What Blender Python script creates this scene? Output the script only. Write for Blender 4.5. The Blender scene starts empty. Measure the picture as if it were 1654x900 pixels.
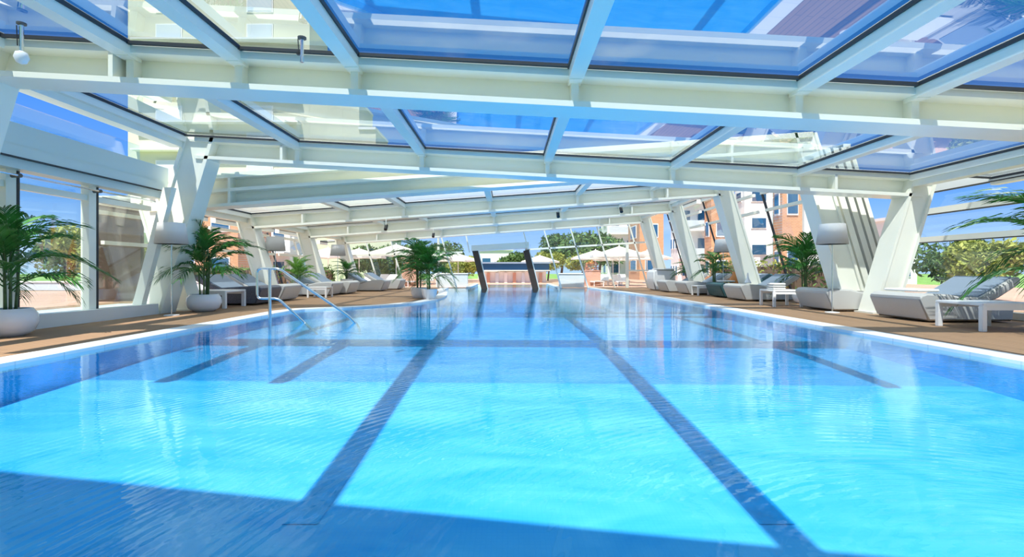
import bpy, bmesh, math, random
from mathutils import Vector, Matrix
random.seed(7)
PI = math.pi
C = bpy.context.scene.collection
# ------------------------------------------------------------------ camera
F = 800.0; CX = 820.0; CY = 437.0; H = 1.0
cam_d = bpy.data.cameras.new('camera'); cam = bpy.data.objects.new('camera', cam_d); C.objects.link(cam)
cam.location = (0, 0, H); cam.rotation_euler = (PI/2, 0, 0)
cam_d.sensor_width = 36; cam_d.lens = 36*F/1654
cam_d.shift_x = (827-CX)/1654; cam_d.shift_y = -(450-CY)/1654
cam_d.clip_start = .05; cam_d.clip_end = 500
bpy.context.scene.camera = cam
vs = bpy.context.scene.view_settings
vs.view_transform = 'Standard'; vs.look = 'None'; vs.gamma = 1; vs.exposure = -0.38; vs.use_curve_mapping = False
# ------------------------------------------------------------------ world
SKY = 1.5
SUN = 9.4; SUN_EL = 61; SUN_AZ = -19.0
w = bpy.data.worlds.new('sky'); bpy.context.scene.world = w; w.use_nodes = True
nt = w.node_tree; nt.nodes.clear()
tc = nt.nodes.new('ShaderNodeTexCoord'); sx = nt.nodes.new('ShaderNodeSeparateXYZ')
nt.links.new(tc.outputs['Generated'], sx.inputs[0])
rp = nt.nodes.new('ShaderNodeValToRGB'); nt.links.new(sx.outputs['Z'], rp.inputs[0])
cr = rp.color_ramp
cr.elements[0].position = 0.0; cr.elements[0].color = (.50, .72, 1.0, 1)
cr.elements[1].position = 1.0; cr.elements[1].color = (.70, .85, .90, 1)
for p, c in ((.12, (.17, .42, 1.0)), (.28, (.06, .26, .84)), (.38, (.02, .20, .66)), (.52, (.01, .16, .58)), (.62, (.35, .50, .80)), (.75, (.95, .98, .93))):
    e = cr.elements.new(p); e.color = (*c, 1)
ns = nt.nodes.new('ShaderNodeTexNoise'); ns.inputs['Scale'].default_value = 2.2; ns.inputs['Detail'].default_value = 6
mp = nt.nodes.new('ShaderNodeMapping'); mp.inputs['Scale'].default_value = (1, 1, 3)
nt.links.new(tc.outputs['Generated'], mp.inputs[0]); nt.links.new(mp.outputs[0], ns.inputs['Vector'])
r2 = nt.nodes.new('ShaderNodeValToRGB'); nt.links.new(ns.outputs['Fac'], r2.inputs[0])
r2.color_ramp.elements[0].position = .56; r2.color_ramp.elements[0].color = (0, 0, 0, 1)
r2.color_ramp.elements[1].position = .8; r2.color_ramp.elements[1].color = (.7, .7, .7, 1)
mx = nt.nodes.new('ShaderNodeMix'); mx.data_type = 'RGBA'
nt.links.new(r2.outputs[0], mx.inputs[0]); nt.links.new(rp.outputs[0], mx.inputs[6]); mx.inputs[7].default_value = (.95, .97, 1, 1)
bg = nt.nodes.new('ShaderNodeBackground'); bg.inputs[1].default_value = SKY
nt.links.new(mx.outputs[2], bg.inputs[0])
wo = nt.nodes.new('ShaderNodeOutputWorld'); nt.links.new(bg.outputs[0], wo.inputs[0])
sl = bpy.data.lights.new('sun', 'SUN'); sl.energy = SUN; sl.angle = math.radians(.7); sl.color = (1, .96, .88)
so = bpy.data.objects.new('sun', sl); C.objects.link(so); so.location = (0, -10, 20)
so.rotation_euler = (math.radians(90-SUN_EL), 0, math.radians(SUN_AZ))

# ------------------------------------------------------------------ materials
def mat(name, col, rough=.5, metal=0, noise=None, bump=None, spec=.5, trans=0, transl=0):
    m = bpy.data.materials.new(name); m.use_nodes = True
    n = m.node_tree; b = n.nodes['Principled BSDF']
    b.inputs['Base Color'].default_value = (*col, 1); b.inputs['Roughness'].default_value = rough
    b.inputs['Metallic'].default_value = metal; b.inputs['Specular IOR Level'].default_value = spec
    t = n.nodes.new('ShaderNodeTexCoord')
    if noise:
        sc, amt = noise[0], noise[1]
        q = n.nodes.new('ShaderNodeTexNoise'); q.inputs['Scale'].default_value = sc; q.inputs['Detail'].default_value = 4
        n.links.new(t.outputs['Object'], q.inputs['Vector'])
        r = n.nodes.new('ShaderNodeValToRGB'); n.links.new(q.outputs['Fac'], r.inputs[0])
        r.color_ramp.elements[0].position = .3; r.color_ramp.elements[1].position = .7
        c2 = noise[2] if len(noise) > 2 else tuple(min(1, c*(1+amt)) for c in col)
        r.color_ramp.elements[0].color = (*[c*(1-amt) for c in col], 1); r.color_ramp.elements[1].color = (*c2, 1)
        n.links.new(r.outputs[0], b.inputs['Base Color'])
    if bump:
        q = n.nodes.new('ShaderNodeTexNoise'); q.inputs['Scale'].default_value = bump[0]
        n.links.new(t.outputs['Object'], q.inputs['Vector'])
        k = n.nodes.new('ShaderNodeBump'); k.inputs['Strength'].default_value = bump[1]; k.inputs['Distance'].default_value = .02
        n.links.new(q.outputs['Fac'], k.inputs['Height']); n.links.new(k.outputs[0], b.inputs['Normal'])
    if transl:
        tr = n.nodes.new('ShaderNodeBsdfTranslucent'); tr.inputs[0].default_value = (*col, 1)
        ms = n.nodes.new('ShaderNodeMixShader'); ms.inputs[0].default_value = transl
        n.links.new(b.outputs[0], ms.inputs[1]); n.links.new(tr.outputs[0], ms.inputs[2])
        n.links.new(ms.outputs[0], n.nodes['Material Output'].inputs[0])
    return m
def schlick(n, r0):
    f = n.nodes.new('ShaderNodeLayerWeight'); f.inputs[0].default_value = .5
    p = n.nodes.new('ShaderNodeMath'); p.operation = 'POWER'; p.inputs[1].default_value = 5; n.links.new(f.outputs['Facing'], p.inputs[0])
    k = n.nodes.new('ShaderNodeMath'); k.operation = 'MULTIPLY_ADD'; k.inputs[1].default_value = 1-r0; k.inputs[2].default_value = r0; k.use_clamp = True
    n.links.new(p.outputs[0], k.inputs[0]); return f, k
def glass(name, tint=(.93, .97, .96), ior=1.5, boost=1.0, rough=0.0):
    m = bpy.data.materials.new(name); m.use_nodes = True; n = m.node_tree; n.nodes.clear()
    o = n.nodes.new('ShaderNodeOutputMaterial'); t = n.nodes.new('ShaderNodeBsdfTransparent'); t.inputs[0].default_value = (*tint, 1)
    g = n.nodes.new('ShaderNodeBsdfGlossy'); g.inputs['Roughness'].default_value = rough; g.inputs[0].default_value = (1, 1, 1, 1)
    f, k = schlick(n, .04*boost*2)
    x = n.nodes.new('ShaderNodeMixShader'); n.links.new(k.outputs[0], x.inputs[0]); n.links.new(t.outputs[0], x.inputs[1]); n.links.new(g.outputs[0], x.inputs[2])
    n.links.new(x.outputs[0], o.inputs[0]); return m
M = {}
M['steel'] = mat('white_painted_steel', (.91, .91, .80), .32, noise=(1.3, .02))
M['steel_cream'] = mat('cream_painted_steel', (.84, .84, .74), .35)
M['gutter'] = mat('grey_green_gutter_paint', (.62, .72, .70), .35)
M['dark'] = mat('dark_gasket', (.03, .035, .04), .5)
M['bolt'] = mat('bolt_steel', (.12, .12, .12), .4, .6)
M['glass'] = glass('window_glass', (.90, .96, .95), 1.5, 1.2)
M['roofglass'] = glass('roof_glass', (.88, .95, .98), 1.5, 5.0)
def mirror_white():
    m = M['roofglass'].copy(); m.name = 'mirror_whitened_roof_glass'; n = m.node_tree; o = [q for q in n.nodes if q.type == 'OUTPUT_MATERIAL'][0]
    src = o.inputs[0].links[0].from_socket
    t = n.nodes.new('ShaderNodeBsdfTranslucent'); t.inputs[0].default_value = (.92, .95, .88, 1)
    d = n.nodes.new('ShaderNodeBsdfDiffuse'); d.inputs[0].default_value = (.92, .95, .88, 1)
    a = n.nodes.new('ShaderNodeMixShader'); a.inputs[0].default_value = .4; n.links.new(t.outputs[0], a.inputs[1]); n.links.new(d.outputs[0], a.inputs[2])
    b = n.nodes.new('ShaderNodeMixShader'); b.inputs[0].default_value = .32; n.links.new(src, b.inputs[1]); n.links.new(a.outputs[0], b.inputs[2])  # white share stands for beams mirrored in the far panes
    n.links.new(b.outputs[0], o.inputs[0]); return m
M['mirror_white'] = mirror_white()
M['blind'] = mat('white_roof_screen', (.90, .90, .86), .55, transl=.35)
M['panel'] = mat('pale_roof_panel', (.70, .80, .70), .5, transl=.12)
M['white'] = mat('white_lacquer', (.88, .88, .88), .3)
M['ceramic'] = mat('white_ceramic', (.88, .89, .92), .2)
M['soil'] = mat('soil', (.05, .035, .02), .9, noise=(30, .5))
M['leaf'] = mat('palm_leaf', (.02, .13, .025), .35, noise=(3, .4, (.09, .34, .06)), transl=.25)
M['leaf2'] = mat('light_palm_leaf', (.12, .34, .05), .4, noise=(3, .35, (.30, .55, .10)), transl=.3)
M['cane'] = mat('palm_cane', (.07, .14, .04), .5, noise=(10, .4))
M['lounge'] = mat('grey_moulded_lounger', (.56, .56, .55), .55, noise=(60, .04))
M['lounge2'] = mat('dark_teal_lounger', (.04, .12, .14), .45)
M['lounge3'] = mat('shade_toned_lounger', (.11, .12, .15), .45, noise=(25, .25))  # dark tone stands for shade lying on the left lounger
M['pad'] = mat('slate_blue_mesh', (.24, .31, .40), .6)
M['towel'] = mat('white_towel', (.88, .88, .86), .9, bump=(90, .4))
M['chrome'] = mat('brushed_handrail_steel', (.72, .77, .80), .18, 1)
M['shade'] = mat('white_lampshade', (.96, .96, .95), .7, transl=.5)
M['canvas'] = mat('white_parasol_canvas', (.88, .86, .80), .8, transl=.25)
M['terra'] = mat('terracotta_paving', (.56, .34, .25), .8, noise=(.8, .12))
M['lawn'] = mat('lawn', (.16, .34, .06), .9, noise=(.6, .3, (.30, .50, .10)))
M['hedge'] = mat('hedge_leaves', (.04, .12, .02), .6, noise=(2.5, .5, (.15, .30, .05)), transl=.1)
M['pine'] = mat('pine_leaves', (.05, .14, .04), .7, noise=(1.2, .4, (.16, .28, .07)), transl=.1)
M['autumn'] = mat('yellow_green_leaves', (.28, .38, .06), .7, noise=(1.6, .4, (.5, .5, .12)), transl=.15)
M['bark'] = mat('bark', (.14, .09, .06), .9)
M['wallwhite'] = mat('white_render', (.86, .85, .84), .8)
M['wallgrey'] = mat('pale_grey_wall', (.62, .68, .74), .6)
M['navy'] = mat('navy_panel', (.02, .09, .20), .4)
M['teal'] = mat('teal_panel', (.02, .22, .26), .4)
M['winblue'] = mat('blue_window', (.03, .12, .25), .1)
M['orange'] = mat('orange_vase', (.60, .22, .05), .4)
M['black'] = mat('black_fixture', (.02, .02, .02), .4)
M['flower'] = mat('red_flowers', (.55, .08, .04), .7, noise=(6, .5, (.7, .3, .1)))
M['wood'] = mat('brown_frame', (.07, .04, .025), .6)
M['salmon'] = mat('salmon_boards', (.60, .33, .24), .8)
def tiles(name, c1, c2, cm, s, mortar=.06, rough=.4, brick=False, off=.5, w_=.5, h_=.5):
    m = bpy.data.materials.new(name); m.use_nodes = True; n = m.node_tree; b = n.nodes['Principled BSDF']
    t = n.nodes.new('ShaderNodeTexCoord'); q = n.nodes.new('ShaderNodeTexBrick')
    mpn = n.nodes.new('ShaderNodeMapping'); n.links.new(t.outputs['Object'], mpn.inputs[0])
    n.links.new(mpn.outputs[0], q.inputs['Vector'])
    q.offset = off; q.inputs['Scale'].default_value = s; q.inputs['Mortar Size'].default_value = mortar
    q.inputs['Brick Width'].default_value = w_; q.inputs['Row Height'].default_value = h_
    for i, c in enumerate((c1, c2, cm)): q.inputs[i+1].default_value = (*c, 1)
    n.links.new(q.outputs[0], b.inputs['Base Color']); b.inputs['Roughness'].default_value = rough
    return m, mpn
M['brick'], _m = tiles('orange_brick', (.62, .27, .12), (.70, .34, .16), (.6, .42, .3), 3, .03, .8, w_=.6, h_=.25)
_m.inputs['Rotation'].default_value = (PI/2, 0, 0)
M['mosaic'], _m = tiles('grey_mosaic', (.62, .66, .64), (.50, .58, .57), (.80, .80, .76), 6, .04, .4, off=0)
_m.inputs['Rotation'].default_value = (PI/2, 0, PI/2)
M['lane'] = mat('lane_tiles', (.0, .32, .72), .5, noise=(8, .15))
M['deck'], _m = tiles('brown_deck_boards', (.36, .22, .125), (.32, .195, .11), (.22, .13, .07), 1, .012, .75, w_=2.5, h_=.14)
_m.inputs['Rotation'].default_value = (0, 0, PI/2)
M['coping'], _ = tiles('pale_coping', (.84, .85, .85), (.80, .81, .82), (.70, .72, .74), 1, .01, .5, off=0, w_=.6, h_=.6)
def poolmat(name, base):
    m = bpy.data.materials.new(name); m.use_nodes = True; n = m.node_tree; b = n.nodes['Principled BSDF']
    t = n.nodes.new('ShaderNodeTexCoord'); q = n.nodes.new('ShaderNodeTexNoise'); q.inputs['Scale'].default_value = 1.1; q.inputs['Detail'].default_value = 5; q.inputs['Distortion'].default_value = 1.2
    mpn = n.nodes.new('ShaderNodeMapping'); mpn.inputs['Scale'].default_value = (.8, 2.2, 1)
    n.links.new(t.outputs['Object'], mpn.inputs[0]); n.links.new(mpn.outputs[0], q.inputs['Vector'])
    r = n.nodes.new('ShaderNodeValToRGB'); n.links.new(q.outputs['Fac'], r.inputs[0])
    r.color_ramp.elements[0].position = .3; r.color_ramp.elements[1].position = .72
    r.color_ramp.elements[0].color = (base[0]*.5, base[1]*.86, base[2]*.96, 1)
    r.color_ramp.elements[1].color = (min(1, base[0]*2.0), min(1, base[1]*1.14), min(1, base[2]*1.02), 1)
    k = n.nodes.new('ShaderNodeTexBrick'); k.offset = 0; k.inputs['Scale'].default_value = 16
    k.inputs['Brick Width'].default_value = .5; k.inputs['Row Height'].default_value = .5; k.inputs['Mortar Size'].default_value = .03
    k.inputs[1].default_value = (1, 1, 1, 1); k.inputs[2].default_value = (.97, .98, .99, 1); k.inputs[3].default_value = (.85, .93, .98, 1)
    n.links.new(t.outputs['Object'], k.inputs['Vector'])
    x = n.nodes.new('ShaderNodeMix'); x.data_type = 'RGBA'; x.blend_type = 'MULTIPLY'; x.inputs[0].default_value = 1
    n.links.new(r.outputs[0], x.inputs[6]); n.links.new(k.outputs[0], x.inputs[7]); n.links.new(x.outputs[2], b.inputs['Base Color'])
    b.inputs['Roughness'].default_value = .6; b.inputs['Specular IOR Level'].default_value = .1
    return m
M['pool'] = poolmat('pool_mosaic', (.065, .405, .80))
M['poolwall'] = mat('pool_wall_mosaic', (.05, .52, .88), .6, noise=(5, .08), spec=.1)
def water():
    m = bpy.data.materials.new('pool_water'); m.use_nodes = True; n = m.node_tree; n.nodes.clear()
    o = n.nodes.new('ShaderNodeOutputMaterial'); t = n.nodes.new('ShaderNodeBsdfTransparent'); t.inputs[0].default_value = (.72, .95, 1, 1)
    g = n.nodes.new('ShaderNodeBsdfGlossy'); g.inputs['Roughness'].default_value = .015; g.inputs[0].default_value = (.78, .92, 1, 1)
    tc = n.nodes.new('ShaderNodeTexCoord')
    m1 = n.nodes.new('ShaderNodeMapping'); m1.inputs['Scale'].default_value = (1.2, 2.6, 1); n.links.new(tc.outputs['Object'], m1.inputs[0])
    q = n.nodes.new('ShaderNodeTexNoise'); q.inputs['Scale'].default_value = 1.6; q.inputs['Detail'].default_value = 3; n.links.new(m1.outputs[0], q.inputs['Vector'])
    wv = n.nodes.new('ShaderNodeTexWave'); wv.wave_type = 'RINGS'; wv.rings_direction = 'SPHERICAL'; wv.inputs['Scale'].default_value = 4.5; wv.inputs['Distortion'].default_value = .6
    m2 = n.nodes.new('ShaderNodeMapping'); m2.inputs['Location'].default_value = (-1.9, -1.2, 0); n.links.new(tc.outputs['Object'], m2.inputs[0]); n.links.new(m2.outputs[0], wv.inputs['Vector'])
    b1 = n.nodes.new('ShaderNodeBump'); b1.inputs['Strength'].default_value = .22; b1.inputs['Distance'].default_value = .012; n.links.new(q.outputs['Fac'], b1.inputs['Height'])
    b2 = n.nodes.new('ShaderNodeBump'); b2.inputs['Strength'].default_value = .10; b2.inputs['Distance'].default_value = .004; n.links.new(wv.outputs['Fac'], b2.inputs['Height']); n.links.new(b1.outputs[0], b2.inputs['Normal'])
    f, k = schlick(n, .02)
    for d in (g, f): n.links.new(b2.outputs[0], d.inputs['Normal'])
    x = n.nodes.new('ShaderNodeMixShader'); n.links.new(k.outputs[0], x.inputs[0]); n.links.new(t.outputs[0], x.inputs[1]); n.links.new(g.outputs[0], x.inputs[2])
    n.links.new(x.outputs[0], o.inputs[0]); return m
M['water'] = water()

# ------------------------------------------------------------------ helpers
class MB:
    def __init__(s): s.b = bmesh.new()
    def box(s, c, d, rz=0, rot=None):
        m = Matrix.Translation(c) @ (rot if rot else Matrix.Rotation(rz, 4, 'Z')) @ Matrix.Diagonal((*d, 1))
        bmesh.ops.create_cube(s.b, size=1, matrix=m); return s
    def hull8(s, pts):           # 8 points: bottom quad, top quad
        v = [s.b.verts.new(p) for p in pts]
        for f in ((0, 3, 2, 1), (4, 5, 6, 7), (0, 1, 5, 4), (1, 2, 6, 5), (2, 3, 7, 6), (3, 0, 4, 7)): s.b.faces.new([v[i] for i in f])
        return s
    def bar(s, p0, p1, w, h, up=(0, 0, 1)):
        p0 = Vector(p0); p1 = Vector(p1); d = (p1-p0).normalized(); u = Vector(up)
        r = d.cross(u).normalized(); u = r.cross(d).normalized()
        q = []
        for p in (p0, p1):
            for a, b in ((-1, -1), (1, -1), (1, 1), (-1, 1)): q.append(p + r*a*w/2 + u*b*h/2)
        return s.hull8(q)
    def face(s, pts): s.b.faces.new([s.b.verts.new(p) for p in pts]); return s
    def prism(s, prof, vec, bev=0, seg=2):
        v = [s.b.verts.new(p) for p in prof]; f = s.b.faces.new(v)
        r = bmesh.ops.extrude_face_region(s.b, geom=[f]); nv = [e for e in r['geom'] if isinstance(e, bmesh.types.BMVert)]
        bmesh.ops.translate(s.b, verts=nv, vec=vec)
        bmesh.ops.recalc_face_normals(s.b, faces=s.b.faces)
        if bev: bmesh.ops.bevel(s.b, geom=list(s.b.edges), offset=bev, segments=seg, affect='EDGES', clamp_overlap=True)
        return s
    def tube(s, pts, r, n=8, r1=None):
        pts = [Vector(p) for p in pts]; rings = []
        for i, p in enumerate(pts):
            a = pts[max(0, i-1)]; b = pts[min(len(pts)-1, i+1)]; d = (b-a).normalized()
            u = Vector((0, 0, 1)) if abs(d.z) < .95 else Vector((0, 1, 0))
            x = d.cross(u).normalized(); y = x.cross(d)
            rr = r if r1 is None else r+(r1-r)*i/(len(pts)-1)
            rings.append([s.b.verts.new(p + (x*math.cos(2*PI*k/n)+y*math.sin(2*PI*k/n))*rr) for k in range(n)])
        for A, B in zip(rings, rings[1:]):
            for k in range(n): s.b.faces.new((A[k], A[(k+1) % n], B[(k+1) % n], B[k]))
        s.b.faces.new(rings[0]); s.b.faces.new(rings[-1]); return s
    def lathe(s, prof, n=24, c=(0, 0, 0)):
        c = Vector(c); rings = []
        for r, z in prof:
            rings.append([s.b.verts.new(c+Vector((r*math.cos(2*PI*k/n), r*math.sin(2*PI*k/n), z))) for k in range(n)])
        for A, B in zip(rings, rings[1:]):
            for k in range(n): s.b.faces.new((A[k], A[(k+1) % n], B[(k+1) % n], B[k]))
        s.b.faces.new(rings[0]); s.b.faces.new(rings[-1]); return s
    def build(s, name, m, parent=None, smooth=False, recalc=True):
        if recalc: bmesh.ops.recalc_face_normals(s.b, faces=s.b.faces)
        me = bpy.data.meshes.new(name); s.b.to_mesh(me); s.b.free()
        me.materials.append(m)
        if smooth:
            for p in me.polygons: p.use_smooth = True
            try: me.set_sharp_from_angle(angle=math.radians(40))
            except Exception: pass
        o = bpy.data.objects.new(name, me); C.objects.link(o)
        if smooth: o.modifiers.new('weighted_normal', 'WEIGHTED_NORMAL')
        if parent: o.parent = parent
        return o
def tag(o, label=None, cat=None, group=None, kind=None):
    if label: o['label'] = label
    if cat: o['category'] = cat
    if group: o['group'] = group
    if kind: o['kind'] = kind
    return o
def empty(name, loc=(0, 0, 0), rz=0):
    o = bpy.data.objects.new(name, None); C.objects.link(o); o.location = loc; o.rotation_euler = (0, 0, rz); o.empty_display_size = .1; return o
def copy_tree(o, parent=None):
    c = o.copy(); C.objects.link(c); c.parent = parent
    for ch in list(o.children): copy_tree(ch, c)
    return c
def struct(name, mb, m, label, cat='structure', smooth=False):
    return tag(mb.build(name, m, smooth=smooth), label, cat, kind='structure')
def zA(x): return 3.20-.053*x
def zB(x): return 3.08+.070*x
YA1, YA2, YB = 6.5, 11.4, [12.25, 17.2, 22.1, 27.0]
YE = 28.6

# ------------------------------------------------------------------ pool and deck
L = [(-5.37, -2), (-5.37, 5), (-5.37, 12.2), (-5.2, 12.7), (-4.75, 13.05), (-4.3, 13.3), (-3.8, 13.75), (-3.2, 14.5), (-2.7, 15.5), (-2.4, 17), (-2.35, 18.5), (-2.45, 20), (-2.8, 23), (-3.3, 26), (-3.4, YE)]
R_ = [(5.6, -2), (5.6, 8), (5.6, 18), (5.5, 20), (5.2, 23), (4.75, 26.5), (4.6, YE)]
def offs(pl, s, d):
    out = []
    for i, p in enumerate(pl):
        a = Vector(pl[max(0, i-1)]); b = Vector(pl[min(len(pl)-1, i+1)]); t = (b-a).normalized()
        nrm = Vector((-t.y, t.x))*s; out.append((p[0]+nrm.x*d, p[1]+nrm.y*d))
    return out
def interp(tb, y):
    if y <= tb[0][0]: return tb[0][1]
    for (a, va), (b, vb) in zip(tb, tb[1:]):
        if y <= b: return va+(vb-va)*(y-a)/(b-a)
    return tb[-1][1]
FZ = [(0, -.66), (3, -.57), (5.2, -.43), (7.5, -.31), (10, -.26), (29, -.26)]
Lc = offs(L, 1, .40); Rc = offs(R_, -1, .40)
def strip(P, Q, z, th=.12):
    mb = MB()
    for i in range(len(P)-1):
        mb.hull8([(*P[i], z-th), (*Q[i], z-th), (*Q[i+1], z-th), (*P[i+1], z-th), (*P[i], z), (*Q[i], z), (*Q[i+1], z), (*P[i+1], z)])
    return mb
struct('pool_deck', strip([(-12.5, p[1]) for p in Lc], Lc, 0), M['deck'], 'brown boarded deck along the left side of the pool', 'deck')
struct('pool_deck', strip(Rc, [(12.5, p[1]) for p in Rc], 0), M['deck'], 'brown boarded deck along the right side of the pool', 'deck')
struct('pool_coping', strip(Lc, L, .012, .10), M['coping'], 'white coping edging the left side of the pool', 'coping')
struct('pool_coping', strip(R_, Rc, .012, .10), M['coping'], 'white coping edging the right side of the pool', 'coping')
mb = MB(); ys = [-2, 0, 1.5, 3, 4, 5.2, 6.3, 7.5, 8.7, 10, 14, 20, YE+9]
for a, b in zip(ys, ys[1:]):
    za, zb = interp(FZ, a), interp(FZ, b)
    mb.hull8([(-6, a, za-.1), (6, a, za-.1), (6, b, zb-.1), (-6, b, zb-.1), (-6, a, za), (6, a, za), (6, b, zb), (-6, b, zb)])
struct('floor', mb, M['pool'], 'light blue mosaic bottom of the swimming pool', 'pool floor')
for nm, P, Q in (('left', offs(L, 1, .05), L), ('right', R_, offs(R_, -1, .05))):
    mb = MB()
    for i in range(len(P)-1):
        mb.hull8([(*P[i], -.9), (*Q[i], -.9), (*Q[i+1], -.9), (*P[i+1], -.9), (*P[i], -.09), (*Q[i], -.09), (*Q[i+1], -.09), (*P[i+1], -.09)])
    struct('pool_wall', mb, M['poolwall'], nm+' mosaic side wall of the pool under the coping', 'pool wall')
for i, X in enumerate((-1.28, 1.66)):
    mb = MB(); yy = [3.0, 4, 5.2, 6.3, 7.5, 8.7, 10, 14, 20, 27]
    for a, b in zip(yy, yy[1:]):
        za, zb = interp(FZ, a)+.004, interp(FZ, b)+.004
        if a == 3.0: a = 3.05; za = interp(FZ, a)+.004
        mb.face([(X-.11, a, za), (X+.11, a, za), (X+.11, b, zb), (X-.11, b, zb)])
    struct('lane_line', mb, M['lane'], ('left', 'right')[i]+' dark blue tiled lane line on the pool bottom', 'lane line')
mb = MB()
for (a, b) in zip([p[1] for p in L], [p[1] for p in L][1:]):
    mb.face([(interp([(p[1], p[0]) for p in L], a), a, -.03), (interp([(p[1], p[0]) for p in R_], a), a, -.03), (interp([(p[1], p[0]) for p in R_], b), b, -.03), (interp([(p[1], p[0]) for p in L], b), b, -.03)])
mb.face([(-2.2, YE, -.03), (2.9, YE, -.03), (2.9, YE+8, -.03), (-2.2, YE+8, -.03)])
bmesh.ops.remove_doubles(mb.b, verts=mb.b.verts, dist=.001)
tag(mb.build('pool_water', M['water']), 'clear rippled blue water filling the indoor swimming pool', 'water', kind='stuff')

# ------------------------------------------------------------------ steel portal frames
def frame_beam(mb_fl, y, zf, x0, x1, top=.42, w_=.5):
    pass
def portal(y, zf, lean, label, deep=0, w_=.5, xl=-8.35, xr=8.7, hl=.28, bars=()):
    root = empty('portal_frame', (0, y, 0)); tag(root, label, 'steel frame', 'white steel portal frames')
    def xcol(xb, z): return xb+lean*z
    # solve beam ends
    a = xl; b = xr
    for _ in range(6): a = xcol(xl, zf(a)+.2); b = xcol(xr, zf(b)+.2)
    top = .53+deep
    def seg(z0, z1, y0, y1, name, m=M['steel'], xa=a, xb=b):
        return MB().hull8([(xa, y0, zf(xa)+z0), (xb, y0, zf(xb)+z0), (xb, y1, zf(xb)+z0), (xa, y1, zf(xa)+z0),
                           (xa, y0, zf(xa)+z1), (xb, y0, zf(xb)+z1), (xb, y1, zf(xb)+z1), (xa, y1, zf(xa)+z1)]).build(name, m, root)
    seg(0, .075, 0, w_, 'lower_flange')
    seg(.075, top-.13, .27, w_-.06, 'web')
    seg(top-.13, top, .0, w_-.02, 'upper_flange')
    if deep: seg(.36, .44, -.02, w_-.1, 'middle_flange')
    # stiffener brackets and bolts at each bar
    for X in bars:
        z = zf(X)
        p = MB().box((X, .10, z+top-.12), (.17, .24, .12)).box((X, .20, z+.24), (.10, .16, .33)).build('bar_bracket', M['steel'], root)
        [MB().box((X+u, -.025, z+top-.12), (.025, .02, .03)).build('bolt', M['bolt'], p) for u in (-.035, .035)]
    for X in (a+2.0, b-2.0):
        MB().hull8([(X-.03, .0, zf(X)+.075), (X+.03, .0, zf(X)+.075), (X+.03, .28, zf(X)+.075), (X-.03, .28, zf(X)+.075),
                    (X-.03, .0, zf(X)+top-.12), (X+.03, .0, zf(X)+top-.12), (X+.03, .28, zf(X)+top-.12), (X-.03, .28, zf(X)+top-.12)]).build('stiffener', M['steel'], root)
    for s, xb, xt in ((-1, xl, a), (1, xr, b)):
        zt = zf(xt)+top-.02
        base_z = 0.0; hw = (hl if s < 0 else .28)/.34
        def cs(mb, u0, u1, y0, y1):
            xs0 = xb; xs1 = xcol(xb, zt)
            u0, u1 = u0*hw, u1*hw
            return mb.hull8([(xs0+u0, y0, base_z), (xs0+u1, y0, base_z), (xs0+u1, y1, base_z), (xs0+u0, y1, base_z),
                             (xs1+u0, y0, zt), (xs1+u1, y0, zt), (xs1+u1, y1, zt), (xs1+u0, y1, zt)])
        mbc = MB()
        cs(mbc, -.34, -.26, 0, .52); cs(mbc, .26, .34, 0, .52); cs(mbc, -.26, .26, .05, .47)
        mbc.build('column', M['steel'], root)
        MB().box((xb, .26, .02), (.66, .62, .04)).build('base_plate', M['steel'], root)
    return root
XB_A2 = [-7.5, -4.9, -2.0, .93, 3.85, 6.77, 9.35, 11.2]
XB_A1 = [-6.7, -5.05, -3.6, -2.05, .9, 3.9, 5.45, 8.3]
XB_B = [-10.5, -9.0, -5.6, -3.65, -.62, 2.45, 5.05, 7.3, 8.7]
portal(YA1, zA, .3, 'nearest white steel portal frame crossing the whole top of the picture', hl=.36, bars=XB_A1[1:-1])
portal(YA2, zA, .3, 'second white steel portal frame from the camera, beam dropping to the right', hl=.36, bars=XB_A2[1:-2])
rB1 = portal(YB[0], zB, -.3, 'deep-beamed white steel portal frame where the roof changes slope', deep=.3, xl=-8.1)
portal(YB[1], zB, -.3, 'white steel portal frame right behind the deep beam', bars=XB_B[2:-2])
portal(YB[2], zB, -.3, 'white steel portal frame second from the far end of the hall', bars=XB_B[2:-2])
portal(YB[3], zB, -.3, 'farthest and smallest white steel portal frame before the end glazing', bars=XB_B[2:-2])
# leaning cladding posts next to the deep frame on the right and left
t = tag(empty('cladding_posts', (0, YB[0], 0)), 'row of leaning white cladding posts beside the standing lamp on the right', 'cladding')
for i, (u, wd, dy) in enumerate(((.43, .15, .03), (.67, .14, .06), (.89, .13, .09), (1.09, .10, .12))):
    zt = zB(8.6+u-1.1)+.4; x0 = 8.7+u; x1 = x0-.3*zt
    MB().hull8([(x0-wd/2, dy, 0), (x0+wd/2, dy, 0), (x0+wd/2, dy+.2, 0), (x0-wd/2, dy+.2, 0), (x1-wd/2, dy, zt), (x1+wd/2, dy, zt), (x1+wd/2, dy+.2, zt), (x1-wd/2, dy+.2, zt)]).build('post', (M['steel'], M['steel_cream'])[i % 2], t)
    q = wd/2+.02
    MB().hull8([(x0+q-.02, dy+.06, 0), (x0+q+.02, dy+.06, 0), (x0+q+.02, dy+.14, 0), (x0+q-.02, dy+.14, 0), (x1+q-.02, dy+.06, zt), (x1+q+.02, dy+.06, zt), (x1+q+.02, dy+.14, zt), (x1+q-.02, dy+.14, zt)]).build('gasket', M['dark'], t)

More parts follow.
